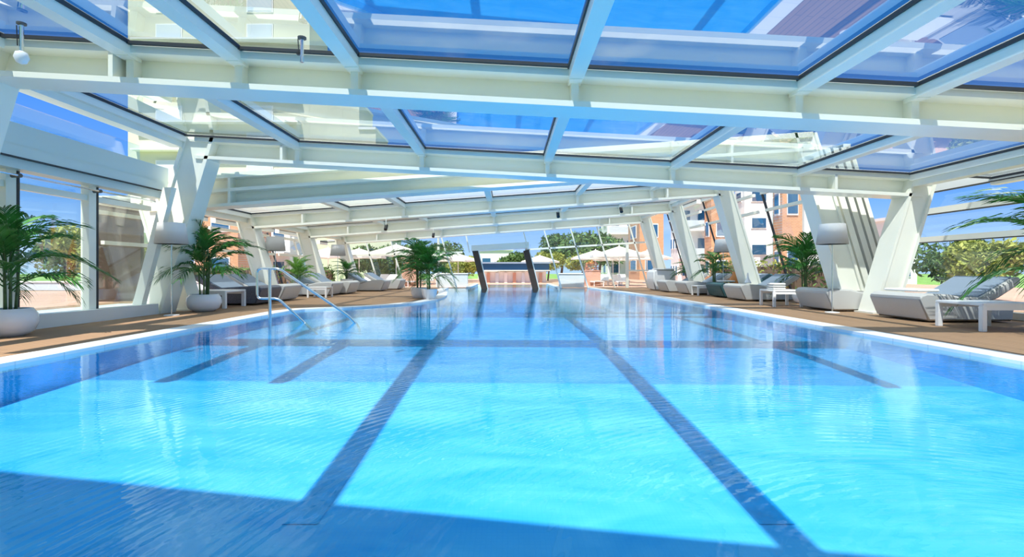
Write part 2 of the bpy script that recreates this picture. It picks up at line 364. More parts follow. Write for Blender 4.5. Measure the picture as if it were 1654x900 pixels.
# ------------------------------------------------------------------ roof glazing
def roof_bay(n, y0, y1, zf, top, bars, label, ymin=None, keep=()):
    root = empty('window_%d' % n); tag(root, label, 'roof glazing', kind='structure')
    for X in bars:
        z = zf(X)+top; ys = ymin if (ymin and X not in keep) else (y0-1.6 if n == 1 else y0)
        MB().box((X, (ys+y1)/2, z+.02), (.19, y1-ys, .20)).build('glazing_bar', M['steel'], root)
        MB().box((X-(.105 if X > 0 else -.105), (ys+y1)/2, z+.075), (.02, y1-ys, .05)).build('gasket', M['dark'], root)
    py = ymin or y0
    for i, (a, b) in enumerate(zip(bars, bars[1:])):
        za, zb = zf(a)+top+.10, zf(b)+top+.10
        MB().face([(a, py, za), (b, py, zb), (b, y1, zb), (a, y1, za)]).build('pane', M['mirror_white' if n in (3, 4, 5) else 'roofglass'], root)
        # dark lower sash of pane
        MB().hull8([(a, y1-.07, za-.05), (b, y1-.07, zb-.05), (b, y1-.02, zb-.05), (a, y1-.02, za-.05), (a, y1-.07, za-.01), (b, y1-.07, zb-.01), (b, y1-.02, zb-.01), (a, y1-.02, za-.01)]).build('sash', M['dark'], root)
    return root
bl, pn = M['blind'], M['panel']
roof_bay(1, 1.2, YA1, zA, .44, XB_A1, 'near roof glazing of big tinted panes above the nearest frame', 3.9, (-2.05, .9))
roof_bay(2, YA1+.45, YA2, zA, .44, XB_A2, 'roof glazing between the nearest and the second frame')
for i, (a, b) in enumerate(zip(YB, YB[1:])):
    roof_bay(3+i, a+.45, b, zB, .44, XB_B, ('roof glazing just behind the deep beam', 'roof glazing in the middle of the far hall', 'roof glazing before the farthest frame')[i])
roof_bay(6, YB[3]+.45, YE, zB, .2, [-10.5, -9, -5.6, -3.65, -2.1, -.62, .9, 2.45, 3.8, 5.05, 7.3], 'last clear roof glazing above the end facade')
# unseen solid roof added behind the camera, edge skewed to shape the pool shade
mb = MB().hull8([(-9.5, -8, 3.95), (9.5, -8, 3.95), (9.5, -1.2, 3.95), (-9.5, 2.2, 3.95), (-9.5, -8, 4.1), (9.5, -8, 4.1), (9.5, -1.2, 4.1), (-9.5, 2.2, 4.1)])
struct('ceiling', mb, M['steel'], 'unseen solid white roof added to shade the near end of the pool', 'ceiling')
struct('wall_back', MB().box((0, -8, 2), (19, .2, 4.2)), M['wallwhite'], 'white wall behind the near end of the hall', 'wall')
# step glazing between both roof slopes
ym = YA2+.6
xs0 = (3.20-3.08)/(.123)
mb = MB().face([(-8.5, ym, zB(-8.5)+.7), (xs0, ym, zA(xs0)+.5), (-7.4, ym, zA(-7.4)+.55)]).face([(xs0, ym, zA(xs0)+.5), (9.3, ym, zA(9.3)+.5), (7.2, ym, zB(7.2)+.55)])
struct('window_7', mb, M['glass'], 'narrow triangular glazing where the two roof slopes cross', 'window')
# eaves rails left and right
for nm, zf, y0, y1, pts in (('A', zA, 1.2, YA2, ((-7.62, 'left'), (9.45, 'right'))), ('B', zB, YB[0], YE, ((-9.2, 'left'), (7.45, 'right')))):
    for X, sd in pts:
        mb = MB().box((X, (y0+y1)/2, zf(X)+.34), (.26, y1-y0, .22)).box((X, (y0+y1)/2, zf(X)+.48), (.40, y1-y0, .06))
        struct('trim_%d' % (1+len([o for o in bpy.data.objects if o.name.startswith('trim_')])), mb, M['steel'], ('near' if nm == 'A' else 'far')+' white eaves rail carrying the roof on the '+sd+' side', 'eaves rail')

# ------------------------------------------------------------------ side glazing
# left near bay: gutter, clerestory, door mullions on a tiled ledge
struct('window_sill_ledge', MB().box((-8.45, 6.4, .12), (.9, 9.9, .24)), M['mosaic'], 'low mosaic-tiled ledge under the left windows', 'ledge')
g = tag(empty('gutter_box'), 'big grey-green box gutter above the left windows', 'gutter', kind='structure')
MB().box((-8.2, 6.25, 3.2), (.5, 10.7, .38)).build('gutter_body', M['gutter'], g)
MB().box((-8.08, 6.25, 2.93), (.34, 10.7, .18)).build('gutter_fascia', M['gutter'], g)
MB().box((-8.0, 6.1, 3.025), (.03, 10.4, .012)).build('shadow_gap', M['dark'], g)
MB().box((-8.08, 6.1, 2.83), (.36, 10.4, .02)).build('lower_shadow_gap', M['dark'], g)
MB().box((-8.12, 6.2, 2.74), (.30, 10.6, .16)).build('door_head', M['gutter'], g)
wl = tag(empty('window_8'), 'left near glazed wall of white-framed doors looking on the garden', 'window', kind='structure')
for y in (5.0, 6.6, 8.15, 9.75):
    MB().box((-8.25, y, 1.53), (.16, .17, 2.6)).build('mullion', M['steel'], wl)
    MB().box((-8.22, y+.12, 1.53), (.10, .05, 2.6)).build('gasket', M['dark'], wl)
    MB().tube([(-8.1, y-.06, 2.55), (-7.95, y-.06, 2.55)], .035).build('rail_bracket', M['bolt'], wl)
MB().box((-8.25, 7.5, 2.42), (.10, 7.8, .11)).build('transom', M['steel'], wl)
MB().tube([(-7.97, 3.6, 2.55), (-7.97, 11.2, 2.55)], .016).build('curtain_rail', M['chrome'], wl)
MB().box((-8.30, 7.4, 1.53), (.02, 8, 2.56)).build('pane', M['glass'], wl)
MB().hull8([(-8.30, 10.95, .24), (-8.1, 10.95, .24), (-8.1, 11.1, .24), (-8.3, 11.1, .24), (-7.62, 10.95, 2.84), (-7.42, 10.95, 2.84), (-7.42, 11.1, 2.84), (-7.62, 11.1, 2.84)]).build('end_frame', M['steel'], wl)
MB().box((-8.4, 6.1, 3.6), (.02, 10.4, .5)).build('clerestory_pane', M['glass'], wl)
# right near bay
wr = tag(empty('window_9'), 'right near leaning glazed wall with two white transoms', 'window', kind='structure')
def lp(z, y, off=0): return (10.25+.3*z+off, y, z)
MB().face([lp(0, 1.2), lp(0, 13), lp(3.25, 13), lp(3.25, 1.2)]).build('pane', M['glass'], wr)
for z, hh in ((2.53, .15), (1.79, .13), (3.22, .34), (.08, .14)):
    MB().bar(lp(z, 1.2, -.04), lp(z, 13, -.04), .16, hh).build('transom', M['steel'], wr)
    MB().bar(lp(z-hh/2-.01, 1.2, -.04), lp(z-hh/2-.01, 13, -.04), .12, .02).build('gasket', M['dark'], wr)
MB().bar(lp(0, 6.5), lp(3.25, 6.5), .14, .14, (0, 1, 0)).build('mullion', M['steel'], wr)
# far bays
def side(n, y0, y1, s, label):
    r = tag(empty('window_%d' % n), label, 'window', kind='structure')
    xb = 9.95*s
    zt = zB(xb-.3*2.8)+.35
    P = lambda z, y, o=0: (xb-.3*z+o, y, z)
    MB().face([P(0, y0), P(0, y1), P(zt, y1), P(zt, y0)]).build('pane', M['glass'], r)
    for z in ((3.09, 3.68) if s > 0 else (1.72, 2.53)):
        MB().bar(P(z, y0, -.04*s), P(z, y1, -.04*s), .10, .10).build('transom', M['steel'], r)
    MB().bar(P(.06, y0, -.04*s), P(.06, y1, -.04*s), .12, .12).build('transom', M['steel'], r)
    for f in (.5,):
        y = y0+(y1-y0)*f
        MB().bar(P(zt-.75 if s > 0 else 0, y), P(zt, y), .08, .08, (0, 1, 0)).build('mullion', M['steel'], r)
    yy = y1-.06
    MB().bar(P(0, yy, -.05*s), P(zt, yy, -.05*s), .05, .08, (0, 1, 0)).build('gasket', M['dark'], r)
    return r
k = 10
ends = [YB[0]+.5, YB[1]+.5, YB[2]+.5]
for i, (a, b) in enumerate(((YB[0]+.5, YB[1]), (YB[1]+.5, YB[2]), (YB[2]+.5, YB[3]))):
    for s in (-1, 1):
        side(k, a, b, s, '%s leaning side glazing in the %s far bay' % ('left' if s < 0 else 'right', ('first', 'second', 'third')[i])); k += 1
# ------------------------------------------------------------------ end facade
e = tag(empty('window_%d' % k, (0, YE, 0)), 'leaning glazed end facade at the far end of the pool', 'window', kind='structure')
def ef(x, z, y=0): return (x-.3*z, y, z)
def ztop(x): return zB(x)+.18
for x in (-8.8, -7.4, -5.95, -4.45, -2.95, 3.1, 4.65, 6.2, 8.1):
    MB().bar(ef(x, 0), ef(x, ztop(x)), .07, .10, (0, 1, 0)).build('mullion', M['steel'], e)
MB().bar((6.9, 0, 0), (6.9, 0, 2.5), .16, .12, (0, 1, 0)).build('door_post', M['steel'], e)
MB().bar((-4.0, 0, 0), (-4.0, 0, 2.9), .12, .12, (0, 1, 0)).build('door_post', M['steel_cream'], e)
MB().bar((1.0, 0, 2.2), (8.4, 0, 2.66), .10, .10).build('transom', M['steel'], e)
MB().bar((-9.3, 0, 1.85), (-2.6, 0, 2.05), .10, .10).build('transom', M['steel'], e)
MB().bar((-9.3, 0, ztop(-9.3)), (7.5, 0, ztop(7.5)), .10, .10).build('head_bar', M['steel'], e)
MB().bar((6.9, 0, 1.0), (8.4, 0, 1.0), .08, .08).build('transom', M['steel'], e)
MB().face([(-8.8, .05, 0), (-1.9, .05, 0), (-2.5, .05, 2.0), (-2.9, .05, ztop(-2.9)), (-9.6, .05, ztop(-9.6))]).face([(1.9, .05, 0), (8.4, .05, 0), (7.5, .05, ztop(7.5)), (1.0, .05, ztop(1.0)), (1.25, .05, 2.2)]).face([(-2.5, .05, 2.5), (1.2, .05, 2.5), (1.0, .05, ztop(1)), (-2.9, .05, ztop(-2.9))]).build('pane', M['glass'], e)
p = tag(empty('swim_through_portal', (0, YE-.6, 0)), 'portal of dark leaning posts under a white lintel at the far pool end', 'portal')
for x in (-1.28, 1.62):
    MB().bar((x+.02, .25, -.25), (x-.56, .25, 2.15), .36, .34, (0, 1, 0)).build('post', M['wood'], p)
    MB().bar((x+.20, .08, -.2), (x-.38, .08, 2.15), .05, .04, (0, 1, 0)).build('edge_trim', M['steel'], p)
MB().hull8([(-2.05, 0, 2.10), (1.2, 0, 2.28), (1.2, 1.3, 2.28), (-2.05, 1.3, 2.10), (-2.05, 0, 2.42), (1.2, 0, 2.62), (1.2, 1.3, 2.62), (-2.05, 1.3, 2.42)]).build('lintel', M['steel'], p)
MB().bar((-2.15, -.05, 2.0), (-2.35, -.05, 3.0), .07, .08, (0, 1, 0)).bar((1.15, -.05, 2.2), (.9, -.05, 3.15), .07, .08, (0, 1, 0)).build('hanger', M['steel'], p)

# ------------------------------------------------------------------ loungers
def make_lounger(m):
    r = empty('pool_lounger')
    W = 1.35
    foot = [(.16, 0, .03), (-.04, 0, .46), (.02, 0, .53), (.14, 0, .56), (.62, 0, .54), (1.0, 0, .46), (1.22, 0, .40), (1.5, 0, .34), (2.0, 0, .36), (1.95, 0, .03)]
    MB().prism(foot, (0, W, 0), .035, 2).build('base', m, r, smooth=True)
    back = [(1.02, 0, .50), (1.24, 0, .47), (1.55, 0, .62), (2.02, 0, .88), (2.12, 0, .86), (2.10, 0, .74), (1.62, 0, .46), (1.26, 0, .36), (1.06, 0, .42)]
    MB().prism(back, (0, W, 0), .025, 2).build('backrest', m, r, smooth=True)
    fb = [(1.27, 0, .505), (1.55, 0, .645), (1.98, 0, .885), (1.99, 0, .87), (1.56, 0, .62), (1.28, 0, .48)]
    MB().prism([(a, .08, b) for a, _, b in fb], (0, W-.16, 0)).build('back_pad', M['pad'], r)
    return r
def place_lounger(proto, x, y, side_, label, rot=0, first=False, sc=1):
    o = proto if first else copy_tree(proto)
    o.location = (x, y, 0); o.scale = (.9*sc*(1 if side_ > 0 else -1), sc, sc)
    o.rotation_euler.z = rot
    tag(o, label, 'sun lounger', 'moulded sun loungers around the pool'); return o
lg = make_lounger(M['lounge']); lt = make_lounger(M['lounge2']); lc = make_lounger(M['lounge3'])
place_lounger(lg, 7.9, 9.45, 1, 'big pale grey lounger nearest on the right, foot end to the pool', first=True)
RR = [(lg, 7.74, 11.98, 'pale grey lounger on the right between the two low white tables'), (lg, 7.55, 16.0, 'beige-grey lounger on the right holding a small white bottle'),
      (lg, 7.35, 20.4, 'pale grey lounger on the right just beyond the dark teal one'), (lg, 7.15, 22.4, 'farthest pale grey lounger on the right, beside the white curved box')]
for pr, x, y, lb in RR: place_lounger(pr, x, y, 1, lb)
place_lounger(lt, 7.7, 17.9, 1, 'dark teal lounger, the only dark one on the right deck', first=True)
place_lounger(lc, -7.05, 14.1, -1, 'lounger toned dark for shade on the left behind the white bowl planter', first=True)
for x, y, lb in ((-7.15, 15.82, 'grey lounger on the left seen behind the pool handrail'), (-6.85, 19.3, 'third lounger on the left, light grey with raised back'),
                 (-6.6, 20.72, 'fourth lounger on the left, past the second lamp'), (-5.9, 23.6, 'fifth lounger on the left, toward the twin planters'), (-5.55, 25.6, 'last lounger on the left before the end glazing')):
    place_lounger(lg, x, y, -1, lb)

# low tables
def make_table(W, D, Ht, t=.05, lw=.08):
    r = empty('low_table')
    MB().prism([(0, 0, Ht-t), (W, 0, Ht-t), (W, 0, Ht), (0, 0, Ht)], (0, D, 0), .012).build('table_top', M['white'], r)
    for a, b in ((0, 0), (W-lw, 0), (0, D-lw), (W-lw, D-lw)):
        MB().prism([(a, b, 0), (a+lw, b, 0), (a+lw, b, Ht-t), (a, b, Ht-t)], (0, lw, 0), .008).build('leg', M['white'], r)
    [MB().box((W/2, v, Ht-t-.035), (W-2*lw, .03, .07)).build('apron', M['white'], r) for v in (.03, D-.03)]
    return r
t0 = make_table(.95, .9, .47); t0.location = (7.72, 8.05, 0); tag(t0, 'low white table at the right edge of the picture', 'low table', 'low white tables')
for x, y, s, lb in ((7.25, 13.5, .85, 'low white table between two pale grey loungers on the right'), (7.5, 19.55, .75, 'small far white table before the teal lounger row'),
                    (-8.45, 12.9, 1.15, 'white table behind the near left bowl planter'), (-7.3, 18.0, .75, 'white side table between left loungers behind the handrail')):
    c = copy_tree(t0); c.location = (x, y, 0); c.scale = (s, s, 1 if s > .8 else .85); tag(c, lb, 'low table', 'low white tables')

# towels, bottle
def towel(x, y, z, w_, d, n, label, rz=0):
    r = empty('folded_towel', (x, y, z), rz)
    for i in range(n):
        MB().prism([(-w_/2, -d/2, i*.06), (w_/2, -d/2, i*.06), (w_/2, -d/2, i*.06+.055), (-w_/2, -d/2, i*.06+.055)], (0, d, 0), .02, 3).build('towel_layer', M['towel'], r, smooth=True)
    return tag(r, label, 'towel')
towel(8.3, 10.2, .575, .45, .9, 1, 'cream folded towel lying on the nearest right lounger')
towel(7.45, 13.75, .475, .35, .4, 3, 'white folded towels stacked on the low table by the right loungers')
towel(8.1, 18.4, .575, .5, .5, 1, 'white towel lying on the dark teal lounger')
tag(MB().lathe([(.0, 0), (.11, 0), (.10, .04), (.04, .16), (.02, .34), (.0, .35)], 16, (8.0, 16.5, .575)).build('bottle', M['ceramic'], smooth=True), 'small white cone-shaped bottle on the beige-grey lounger', 'bottle')

# ------------------------------------------------------------------ handrail
hr = tag(empty('pool_handrail', (0, 9.75, 0)), 'chrome double-bar handrail going down into the pool', 'handrail')
def arc(pts, r=.1, n=5):
    out = [Vector(pts[0])]
    for a, b, c in zip(pts, pts[1:], pts[2:]):
        a, b, c = Vector(a), Vector(b), Vector(c)
        p = b+(a-b).normalized()*r; q = b+(c-b).normalized()*r
        for i in range(n+1):
            t_ = i/n; out.append(p*(1-t_)**2+b*2*t_*(1-t_)+q*t_*t_)
    out.append(Vector(pts[-1])); return out
MB().tube(arc([(-4.0, 0, -.03), (-4.52, 0, .45), (-4.93, 0, .45), (-4.93, 0, 1.04), (-4.5, 0, 1.04), (-3.15, 0, .12), (-2.93, 0, -.1), (-2.9, 0, -.3)], .09), .024, 10).build('double_rail', M['chrome'], hr, smooth=True)
MB().tube([(-4.0, 0, -.03), (-3.75, 0, -.26)], .024, 10).build('rail_end', M['chrome'], hr, smooth=True)
MB().tube([(-4.68, 0, -.28), (-4.68, 0, 1.03)], .030, 10).build('post', M['chrome'], hr, smooth=True)

# ------------------------------------------------------------------ floor lamps
def make_lamp():
    r = empty('floor_lamp')
    MB().lathe([(0, 0), (.17, 0), (.17, .02), (.02, .035), (0, .035)]).build('base', M['white'], r)
    MB().tube([(0, 0, .03), (0, 0, 2.0)], .014).build('pole', M['chrome'], r)
    MB().lathe([(.37, 1.80), (.30, 2.33), (.285, 2.33), (.355, 1.80)], 32).build('lamp_shade', M['shade'], r, smooth=True)
    MB().lathe([(0, 1.95), (.05, 1.98), (.06, 2.06), (.03, 2.12), (0, 2.12)], 12).build('bulb', M['white'], r, smooth=True)
    return r
lm = make_lamp()
for i, (x, y, s, lb) in enumerate(((7.68, 11.72, .90, 'floor lamp with white shade nearest on the right, between the two biggest grey loungers'), (8.42, 19.35, .95, 'farther floor lamp on the right beside the palm'),
                                   (-7.45, 10.98, .88, 'floor lamp on the left next to the big leaning column and the bowl planter'), (-8.4, 17.9, .95, 'floor lamp on the left behind the handrail'), (-7.75, 22.6, .93, 'farthest small floor lamp on the left'))):
    o = lm if i == 0 else copy_tree(lm); o.location = (x, y, 0); o.scale = (s, s, s); tag(o, lb, 'floor lamp', 'white-shaded floor lamps')

# ------------------------------------------------------------------ palms
def frond_mesh(name, m, seed, droop=.75, nl=26, ll=.36):
    rnd = random.Random(seed); mb = MB()
    def pt(t_): return Vector((t_*.92-.10*t_*t_, 0, .62*t_-droop*t_*t_))
    mb.tube([pt(i/10) for i in range(11)], .010, 5, .003)
    for i in range(nl):
        t_ = .22+.78*i/(nl-1); p = pt(t_); d = (pt(min(1, t_+.02))-pt(t_-.02)).normalized()
        ln = ll*(math.sin(PI*min(1, .18+.80*(t_-.15)))**.7)*(.9+.2*rnd.random())
        for s in (-1, 1):
            a = math.radians(52-30*t_+rnd.uniform(-6, 6))
            side_v = Vector((0, s, 0)); up = side_v.cross(d)*(s)
            v = (d*math.cos(a)+side_v*math.sin(a)+Vector((0, 0, rnd.uniform(-.05, .22)))).normalized()
            wv = d*.016
            p1 = p+v*ln*.45; p2 = p+v*ln*.8+Vector((0, 0, -.10*ln)); p3 = p+v*ln+Vector((0, 0, -.34*ln))
            q = [mb.b.verts.new(z) for z in (p-wv*.6, p+wv*.6, p1+wv*1.1, p1-wv*1.1, p2+wv*.8, p2-wv*.8, p3)]
            mb.b.faces.new((q[0], q[1], q[2], q[3])); mb.b.faces.new((q[3], q[2], q[4], q[5])); mb.b.faces.new((q[5], q[4], q[6]))
    bmesh.ops.recalc_face_normals(mb.b, faces=mb.b.faces)
    me = bpy.data.meshes.new(name); mb.b.to_mesh(me); mb.b.free(); me.materials.append(m); return me
FR = {'leaf': [frond_mesh('frond', M['leaf'], s, d) for s, d in ((1, .6), (2, .85), (3, 1.05))], 'leaf2': [frond_mesh('frond', M['leaf2'], s, d, 22, .32) for s, d in ((4, .5), (5, .8))]}
def palm(x, y, label, R=.38, Hp=.40, top=2.3, L_=1.0, nf=15, leaf='leaf', seed=1, bowl=True, stem_h=.55, z0=0, group='potted palms in white planters', low=0, az=None, stems=5):
    rnd = random.Random(seed); r = empty('potted_palm', (x, y, z0)); tag(r, label, 'potted palm', group)
    if bowl: prof = [(0, 0), (R*.55, 0), (R*.85, Hp*.18), (R, Hp*.5), (R*.95, Hp*.8), (R*.80, Hp), (R*.72, Hp), (R*.80, Hp*.85), (0, Hp*.85)]
    else: prof = [(0, 0), (R*.70, 0), (R*.88, Hp*.4), (R, Hp*.95), (R, Hp), (R*.9, Hp), (R*.86, Hp*.88), (0, Hp*.88)]
    MB().lathe(prof, 28).build('planter', M['ceramic'], r, smooth=True)
    MB().lathe([(0, Hp*.80), (R*.76, Hp*.84), (R*.7, Hp*.92), (0, Hp*.94)], 20).build('soil', M['soil'], r)
    zs = Hp*.85
    for i in range(stems):
        a = rnd.uniform(0, 2*PI); q = rnd.uniform(.02, R*.3)
        h = stem_h*rnd.uniform(.7, 1.25)
        MB().tube([(q*math.cos(a), q*math.sin(a), zs), (q*1.2*math.cos(a), q*1.2*math.sin(a), zs+h*.5), (q*1.5*math.cos(a), q*1.5*math.sin(a), zs+h)], .022, 6, .014).build('stem', M['cane'], r, smooth=True)
    for i in range(nf):
        f = bpy.data.objects.new('frond', rnd.choice(FR[leaf])); C.objects.link(f); f.parent = r
        a = (2*PI*i*.382+rnd.uniform(-.3, .3)) if az is None else rnd.uniform(*az)
        lvl = i/nf
        tilt = -math.radians(8+58*lvl*rnd.uniform(.8, 1.1)+rnd.uniform(-6, 6))+math.radians(low*(1-lvl))
        s = L_*rnd.uniform(.85, 1.12)
        f.location = (.05*math.cos(a), .05*math.sin(a), zs+stem_h*(.35+.65*lvl)); f.rotation_euler = (rnd.uniform(-.15, .15), tilt, a); f.scale = (s, s, s)
    return r
palm(-7.45, 12.15, 'tall dark green palm in a round white bowl on the left deck', .39, .42, L_=1.15, nf=24, stem_h=1.05, seed=3)
palm(-7.62, 7.55, 'palm in a white bowl cut by the left edge of the picture', .36, .42, L_=1.1, nf=20, stem_h=.95, seed=8)
palm(-3.22, 17.95, 'left one of the twin palms in white pots before the far pool end', .30, .38, L_=1.05, nf=26, bowl=False, stem_h=1.15, seed=5)
palm(-2.72, 17.2, 'right one of the twin palms in white pots, standing on the coping', .28, .36, L_=.98, nf=26, bowl=False, stem_h=1.0, seed=6)
palm(-8.3, 19.6, 'light green bushy palm behind the left loungers', .3, .5, L_=.75, nf=30, bowl=False, stem_h=.55, leaf='leaf2', seed=7)
palm(-7.6, 23.4, 'small green palm by the farthest left lamp', .3, .6, L_=.75, nf=18, bowl=False, stem_h=.5, leaf='leaf', seed=9)
palm(9.0, 15.0, 'large palm on the right beside the nearest floor lamp', .35, .42, L_=1.2, nf=24, stem_h=1.0, seed=11)
palm(8.45, 20.2, 'upright palm between two leaning columns on the right', .3, .5, L_=.85, nf=20, bowl=False, stem_h=.95, seed=12)
palm(8.9, 24.0, 'far green palm in a white pot at the end of the right loungers', .32, .55, L_=.9, nf=20, bowl=False, stem_h=.6, seed=13)
palm(9.15, 8.1, 'big palm at the right edge arching over the nearest lounger', .38, .42, L_=1.5, nf=18, stem_h=1.2, seed=15)
tag(MB().lathe([(0, 0), (.16, 0), (.24, .3), (.20, .7), (.10, .85), (.12, .95), (.08, .95), (0, .9)], 20, (8.55, 18.6, 0)).build('floor_vase', M['orange'], smooth=True), 'tall orange floor vase behind the right loungers', 'vase')
# white curved box
cb = tag(empty('curved_cabin', (7.35, 24.6, 0)), 'white rounded box beside the farthest right lounger', 'cabinet')
MB().prism([(0, 0, 0), (-.12, 0, .5), (-.10, 0, .98), (.1, 0, 1.05), (1.0, 0, 1.05), (1.0, 0, 0)], (0, 1.2, 0), .06, 3).build('body', M['wallwhite'], cb, smooth=True)
MB().box((.5, .3, 1.08), (.9, .9, .05)).build('lid', M['white'], cb)

# ------------------------------------------------------------------ ceiling devices
def rod(x, y, zt, ln, label, globe):
    r = tag(empty('hanging_sensor', (x, y, zt-ln)), label, 'hanging fixture')
    MB().tube([(0, 0, 0), (0, 0, ln)], .022).build('rod', M['chrome'], r)
    MB().tube([(-.03, -.02, .1), (-.04, -.02, ln*.9)], .006, 5).build('cable', M['black'], r)
    MB().lathe([(0, ln-.02), (.05, ln-.02), (.05, ln+.0), (0, ln+.0)], 12).build('ceiling_rose', M['bolt'], r)
    if globe: MB().lathe([(0, -.12), (.05, -.10), (.075, -.04), (.06, .02), (0, .05)], 16).build('globe', M['ceramic'], r, smooth=True)
    else: MB().box((-.04, 0, ln*.35), (.04, .04, .03)).build('clamp', M['black'], r)
    return r
rod(-5.85, 5.96, 3.98, .38, 'hanging rod with a white globe at the top left corner', True)
rod(-2.45, 5.9, 3.78, .30, 'thin hanging rod with a black clamp below the roof, left of centre', False)
cam_ = tag(empty('roof_actuator', (6.75, 6.2, 3.2)), 'small black window motor with cable on the roof bar at top right', 'actuator')
MB().box((0, 0, .13), (.20, .06, .05), rot=Matrix.Rotation(.3, 4, 'Y')).build('motor', M['black'], cam_)
MB().tube([(0.1, 0, .12), (.2, 0, .02), (.32, 0, .06), (.45, 0, .2)], .008, 5).build('cable', M['black'], cam_)
for i, (x, y, zf_, ln) in enumerate(((-4.2, 17.1, zB, .32), (1.8, 17.7, zB, .24), (4.1, 17.9, zB, .2), (-3.3, 22.0, zB, .3))):
    r = tag(empty('spotlight', (x, y, zf_(x)-ln)), ('leftmost small dark spotlight', 'middle dark spotlight above the far pool', 'rightmost dark spotlight above the far pool', 'far dark spotlight left of the middle')[i]+' hung under a roof beam', 'spotlight', 'spotlights under the far roof')
    MB().tube([(0, 0, .1), (0, 0, ln)], .015).build('stem', M['steel'], r)
    MB().tube([(0, -.07, -.06), (0, .06, .10)], .06, 12).build('head', M['black'], r)

# ------------------------------------------------------------------ outdoors
struct('ground', MB().box((0, 120, -1.3), (600, 400, .1)), M['lawn'], 'green ground far beyond the hall', 'ground')
mb = MB()
for a, b, c, d in ((-40, -12.4, -3, 46), (12.4, 30, -3, 60), (-12.4, -2.2, 28.65, 60), (2.9, 12.4, 28.65, 60), (-2.2, 2.9, YE+8, 60)):
    mb.box(((a+b)/2, (c+d)/2, -.06), (b-a, d-c, .08))
struct('terrace', mb, M['terra'], 'terracotta paved terrace around the glass hall', 'terrace')
struct('pool_curb', MB().box((-2.3, YE+4.05, .01), (.22, 8, .06)).box((3.0, YE+4.05, .01), (.22, 8, .06)), M['coping'], 'white kerb of the outdoor channel beyond the portal', 'kerb')
def leafball(mb, c, r, n, s, rnd, flat=1.0):
    for _ in range(n):
        v = Vector((rnd.gauss(0, 1), rnd.gauss(0, 1), rnd.gauss(0, 1))).normalized()*r*rnd.uniform(.72, 1.05)
        v.z *= flat; p = Vector(c)+v
        a = Vector((rnd.gauss(0, 1), rnd.gauss(0, 1), rnd.gauss(0, 1))).normalized()*s*rnd.uniform(.6, 1.3)
        b = Vector((rnd.gauss(0, 1), rnd.gauss(0, 1), rnd.gauss(0, 1))).normalized()*s*rnd.uniform(.5, 1)
        mb.face([p-a, p-b*.6, p+a, p+b*.6])
def tree(x, y, h, r, label, m='pine', seed=1, flat=.6, cat='tree', z0=-.1, nb=7, name='tree'):
    rnd = random.Random(seed); o = empty(name, (x, y, z0)); tag(o, label, cat, 'trees around the terrace')
    MB().tube([(0, 0, -.4), (.1*r, 0, h*.4), (0, 0, h*.75)], .05*h*.6, 7, .02*h).build('trunk', M['bark'], o)
    mb = MB()
    for i in range(nb):
        a = rnd.uniform(0, 2*PI); q = r*rnd.uniform(.1, .62)
        rr = r*rnd.uniform(.38, .6)
        leafball(mb, (q*math.cos(a), q*math.sin(a), h-rr*flat*rnd.uniform(.9, 1.8)), rr, 420, r*.06+.05, rnd, flat)
    mb.build('crown', M[m], o, recalc=False)
    return o
def px(p, d): return (p-CX)*d/F
def pz(y, d): return H+(CY-y)*d/F
for p_, d, top, r, m, lb, fl in ((905, 53, 376, 2.8, 'pine', 'dark round pine right of the portal', .8), (965, 49, 372, 3.5, 'pine', 'broad pine behind the white parasols', .7), (884, 48.5, 404, 1.8, 'autumn', 'yellow-green shrub tree behind the portal post', .8),
                                 (712, 60, 388, 3.6, 'pine', 'big dark tree left of the portal behind the twin palms', .8), (752, 49, 412, 1.8, 'autumn', 'yellow-green bush left of the portal', .8), (830, 60, 405, 3.4, 'pine', 'tree crown seen through the portal', .6),
                                 (655, 54, 392, 3.6, 'pine', 'green tree behind the left parasols', .7), (600, 46, 396, 3.2, 'pine', 'green tree behind the left loungers', .7), (938, 43, 408, 1.5, 'autumn', 'yellowish bush under the right pines', .7)):
    tree(px(p_, d), d, pz(top, d), r, lb, m, int(p_), fl)
for x, y, h, r, m, lb in ((-26, 31, 3.9, 2.8, 'autumn', 'bright yellow-green tree outside the left doors'), (-36, 40, 4.2, 3.4, 'pine', 'darker green tree beyond the left doors'), (-20, 28, 2.6, 1.6, 'autumn', 'low light green tree near the left doors'),
                          (-34, 29.5, 3.2, 2.4, 'autumn', 'light green tree outside at the far left')):
    tree(x, y, h, r, lb, m, int(h*10), .8)
for x, y, h, r, m, lb in ((13.6, 14.5, 2.0, 1.1, 'autumn', 'yellow-green shrub outside the right near glazing'), (16.0, 17.4, 2.2, 1.4, 'pine', 'dark shrub outside the right near glazing'), (14.6, 11.2, 1.6, .9, 'hedge', 'low dark shrub beyond the right lounger')):
    tree(x, y, h, r, lb, m, int(h*10)+3, .8)
def hedge(x0, x1, y, h, label, m='hedge', seed=2, dep=.8, z0=-.05):
    rnd = random.Random(seed); o = empty('hedge', ((x0+x1)/2, y, z0)); tag(o, label, 'hedge')
    W = x1-x0; mb = MB(); n = int(W*260*h)
    for _ in range(n):
        p = Vector((rnd.uniform(-W/2, W/2), rnd.uniform(-dep/2, dep/2), rnd.uniform(0, h)*rnd.uniform(.85, 1.08)))
        a = Vector((rnd.gauss(0, 1), rnd.gauss(0, 1), rnd.gauss(0, 1))).normalized()*.09; b = Vector((rnd.gauss(0, 1), rnd.gauss(0, 1), rnd.gauss(0, 1))).normalized()*.06
        mb.face([p-a, p-b, p+a, p+b])
    mb.build('foliage', M[m], o, recalc=False)
    MB().box((0, 0, h*.42), (W*.97, dep*.6, h*.8)).build('inner_twigs', M['bark'], o); return o
hedge(10.6, 13.6, 18.6, 1.5, 'dark leafy hedge outside behind the right palm', seed=3)
